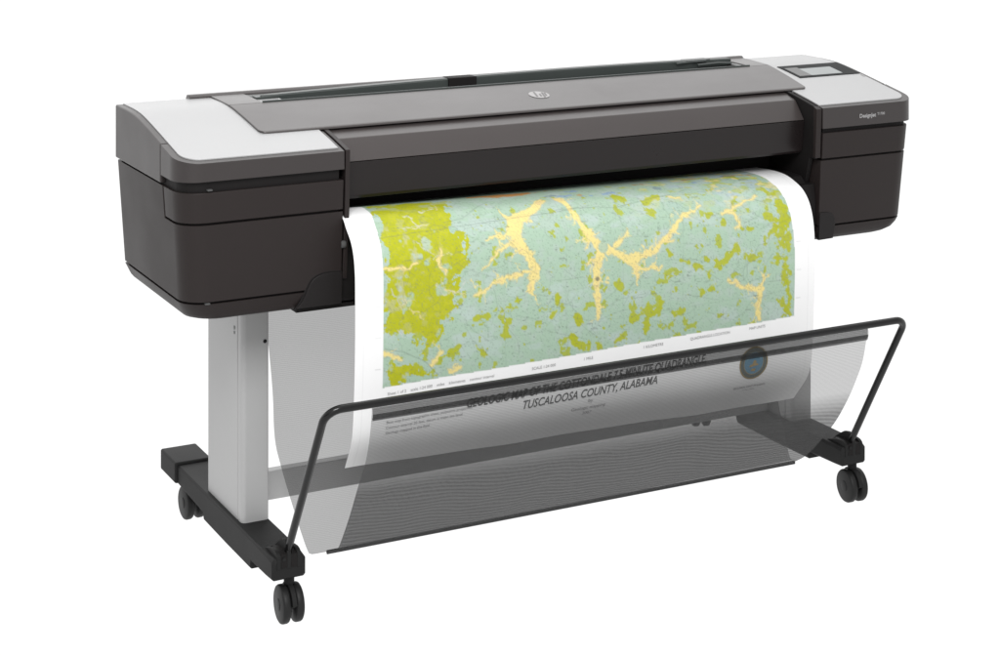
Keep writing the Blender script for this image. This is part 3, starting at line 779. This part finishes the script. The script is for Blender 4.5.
g.add(([fn(.020-.012*q, .004+.012*math.sin(q*2.2)) for q in (0,.33,.66,1)]+[fn(.008+.012*q, .020-.012*q) for q in (0,.5)], [[5,4,3,2,1,0]]))
g.out('seal_scene', M_pale, seal, smooth=False)

# ------------------------------------------------------------------ added translucent floor, lit from beneath so shadows vanish
fl = build('ground', [(-30,-30,0),(30,-30,0),(30,30,0),(-30,30,0)], [[0,1,2,3]], M_floor, None, smooth=False)
tag(fl, kind='structure')

# ------------------------------------------------------------------ light
w = bpy.data.worlds.new('World'); sc.world = w; w.use_nodes = True
nt = w.node_tree; nt.nodes.clear(); N = nt.nodes.new; L = nt.links.new
out = N('ShaderNodeOutputWorld'); bg = N('ShaderNodeBackground'); tc = N('ShaderNodeTexCoord')
# white studio all round, dimmer on the camera side; unseen lobes added to shape reflections
sx = N('ShaderNodeSeparateXYZ'); L(tc.outputs['Generated'], sx.inputs[0])
def lobe(direction, lo, hi):
    d = N('ShaderNodeVectorMath'); d.operation = 'DOT_PRODUCT'; L(tc.outputs['Generated'], d.inputs[0])
    d.inputs[1].default_value = Vector(direction).normalized()
    r = N('ShaderNodeMapRange'); r.interpolation_type = 'SMOOTHSTEP'; r.inputs['From Min'].default_value = lo; r.inputs['From Max'].default_value = hi
    L(d.outputs['Value'], r.inputs['Value']); return r.outputs['Result']
def math_(op, a, b):
    m = N('ShaderNodeMath'); m.operation = op
    for i, q in enumerate((a, b)):
        if isinstance(q, (int, float)): m.inputs[i].default_value = q
        else: L(q, m.inputs[i])
    return m.outputs[0]
up = N('ShaderNodeMapRange'); up.inputs['From Min'].default_value = -.01; up.inputs['From Max'].default_value = .06
L(sx.outputs['Z'], up.inputs['Value'])
dim = math_('MULTIPLY', lobe((-.02, -1., .22),   .15, .92), .2)
glow = math_('MULTIPLY', lobe((-.10, 1., .20), .50, 1.), .85)
upper = math_('ADD', math_('SUBTRACT', 1., dim), glow)
upper = math_('ADD', upper, math_('MULTIPLY', lobe((.25, -.35, 1.), .80, .95), .25))
upper = math_('ADD', upper, math_('MULTIPLY', lobe((.36, .46, .84), .88, .97), 1.7))
upper = math_('ADD', upper, math_('MULTIPLY', lobe((-.50, -.84, .12), .955, .99), .8))
upper = math_('MULTIPLY', upper, math_('SUBTRACT', 1., math_('MULTIPLY', lobe((-.93, -.30, .05), .90, .97), .85)))
# the lower half lights the added floor from beneath at an even white
st = math_('ADD', math_('MULTIPLY', up.outputs['Result'], math_('SUBTRACT', upper, 1.08)), 1.08)
L(st, bg.inputs['Strength']); bg.inputs['Color'].default_value = (1,1,1,1)
L(bg.outputs[0], out.inputs['Surface'])

def area(name, loc, target, size, power, col=(1,1,1)):
    l = bpy.data.lights.new(name, 'AREA'); l.shape = 'RECTANGLE'; l.size, l.size_y = size; l.energy = power; l.color = col
    o = link(bpy.data.objects.new(name, l)); o.location = loc
    o.rotation_euler = (Vector(target)-Vector(loc)).to_track_quat('-Z', 'Y').to_euler(); return o
area('softbox_key', (-.9, -2.9, 3.3), (.85, 0, .5), (1.6, 1.6), 155)

# ------------------------------------------------------------------ camera (level, with a shifted lens as in the product shot)
cam = bpy.data.cameras.new('camera'); co = link(bpy.data.objects.new('camera', cam)); sc.camera = co
co.location = (-1.082, -3.4468, 1.5761); co.rotation_euler = (R(90), 0, -.4882)
cam.sensor_width = 36; cam.lens = 36*1.85897; cam.shift_x = -.02434; cam.shift_y = -.50556
cam.clip_start = .05; cam.clip_end = 200
sc.view_settings.view_transform = 'Standard'; sc.view_settings.look = 'None'; sc.view_settings.exposure = 0; sc.view_settings.gamma = 1
sc.cycles.transparent_max_bounces = 16
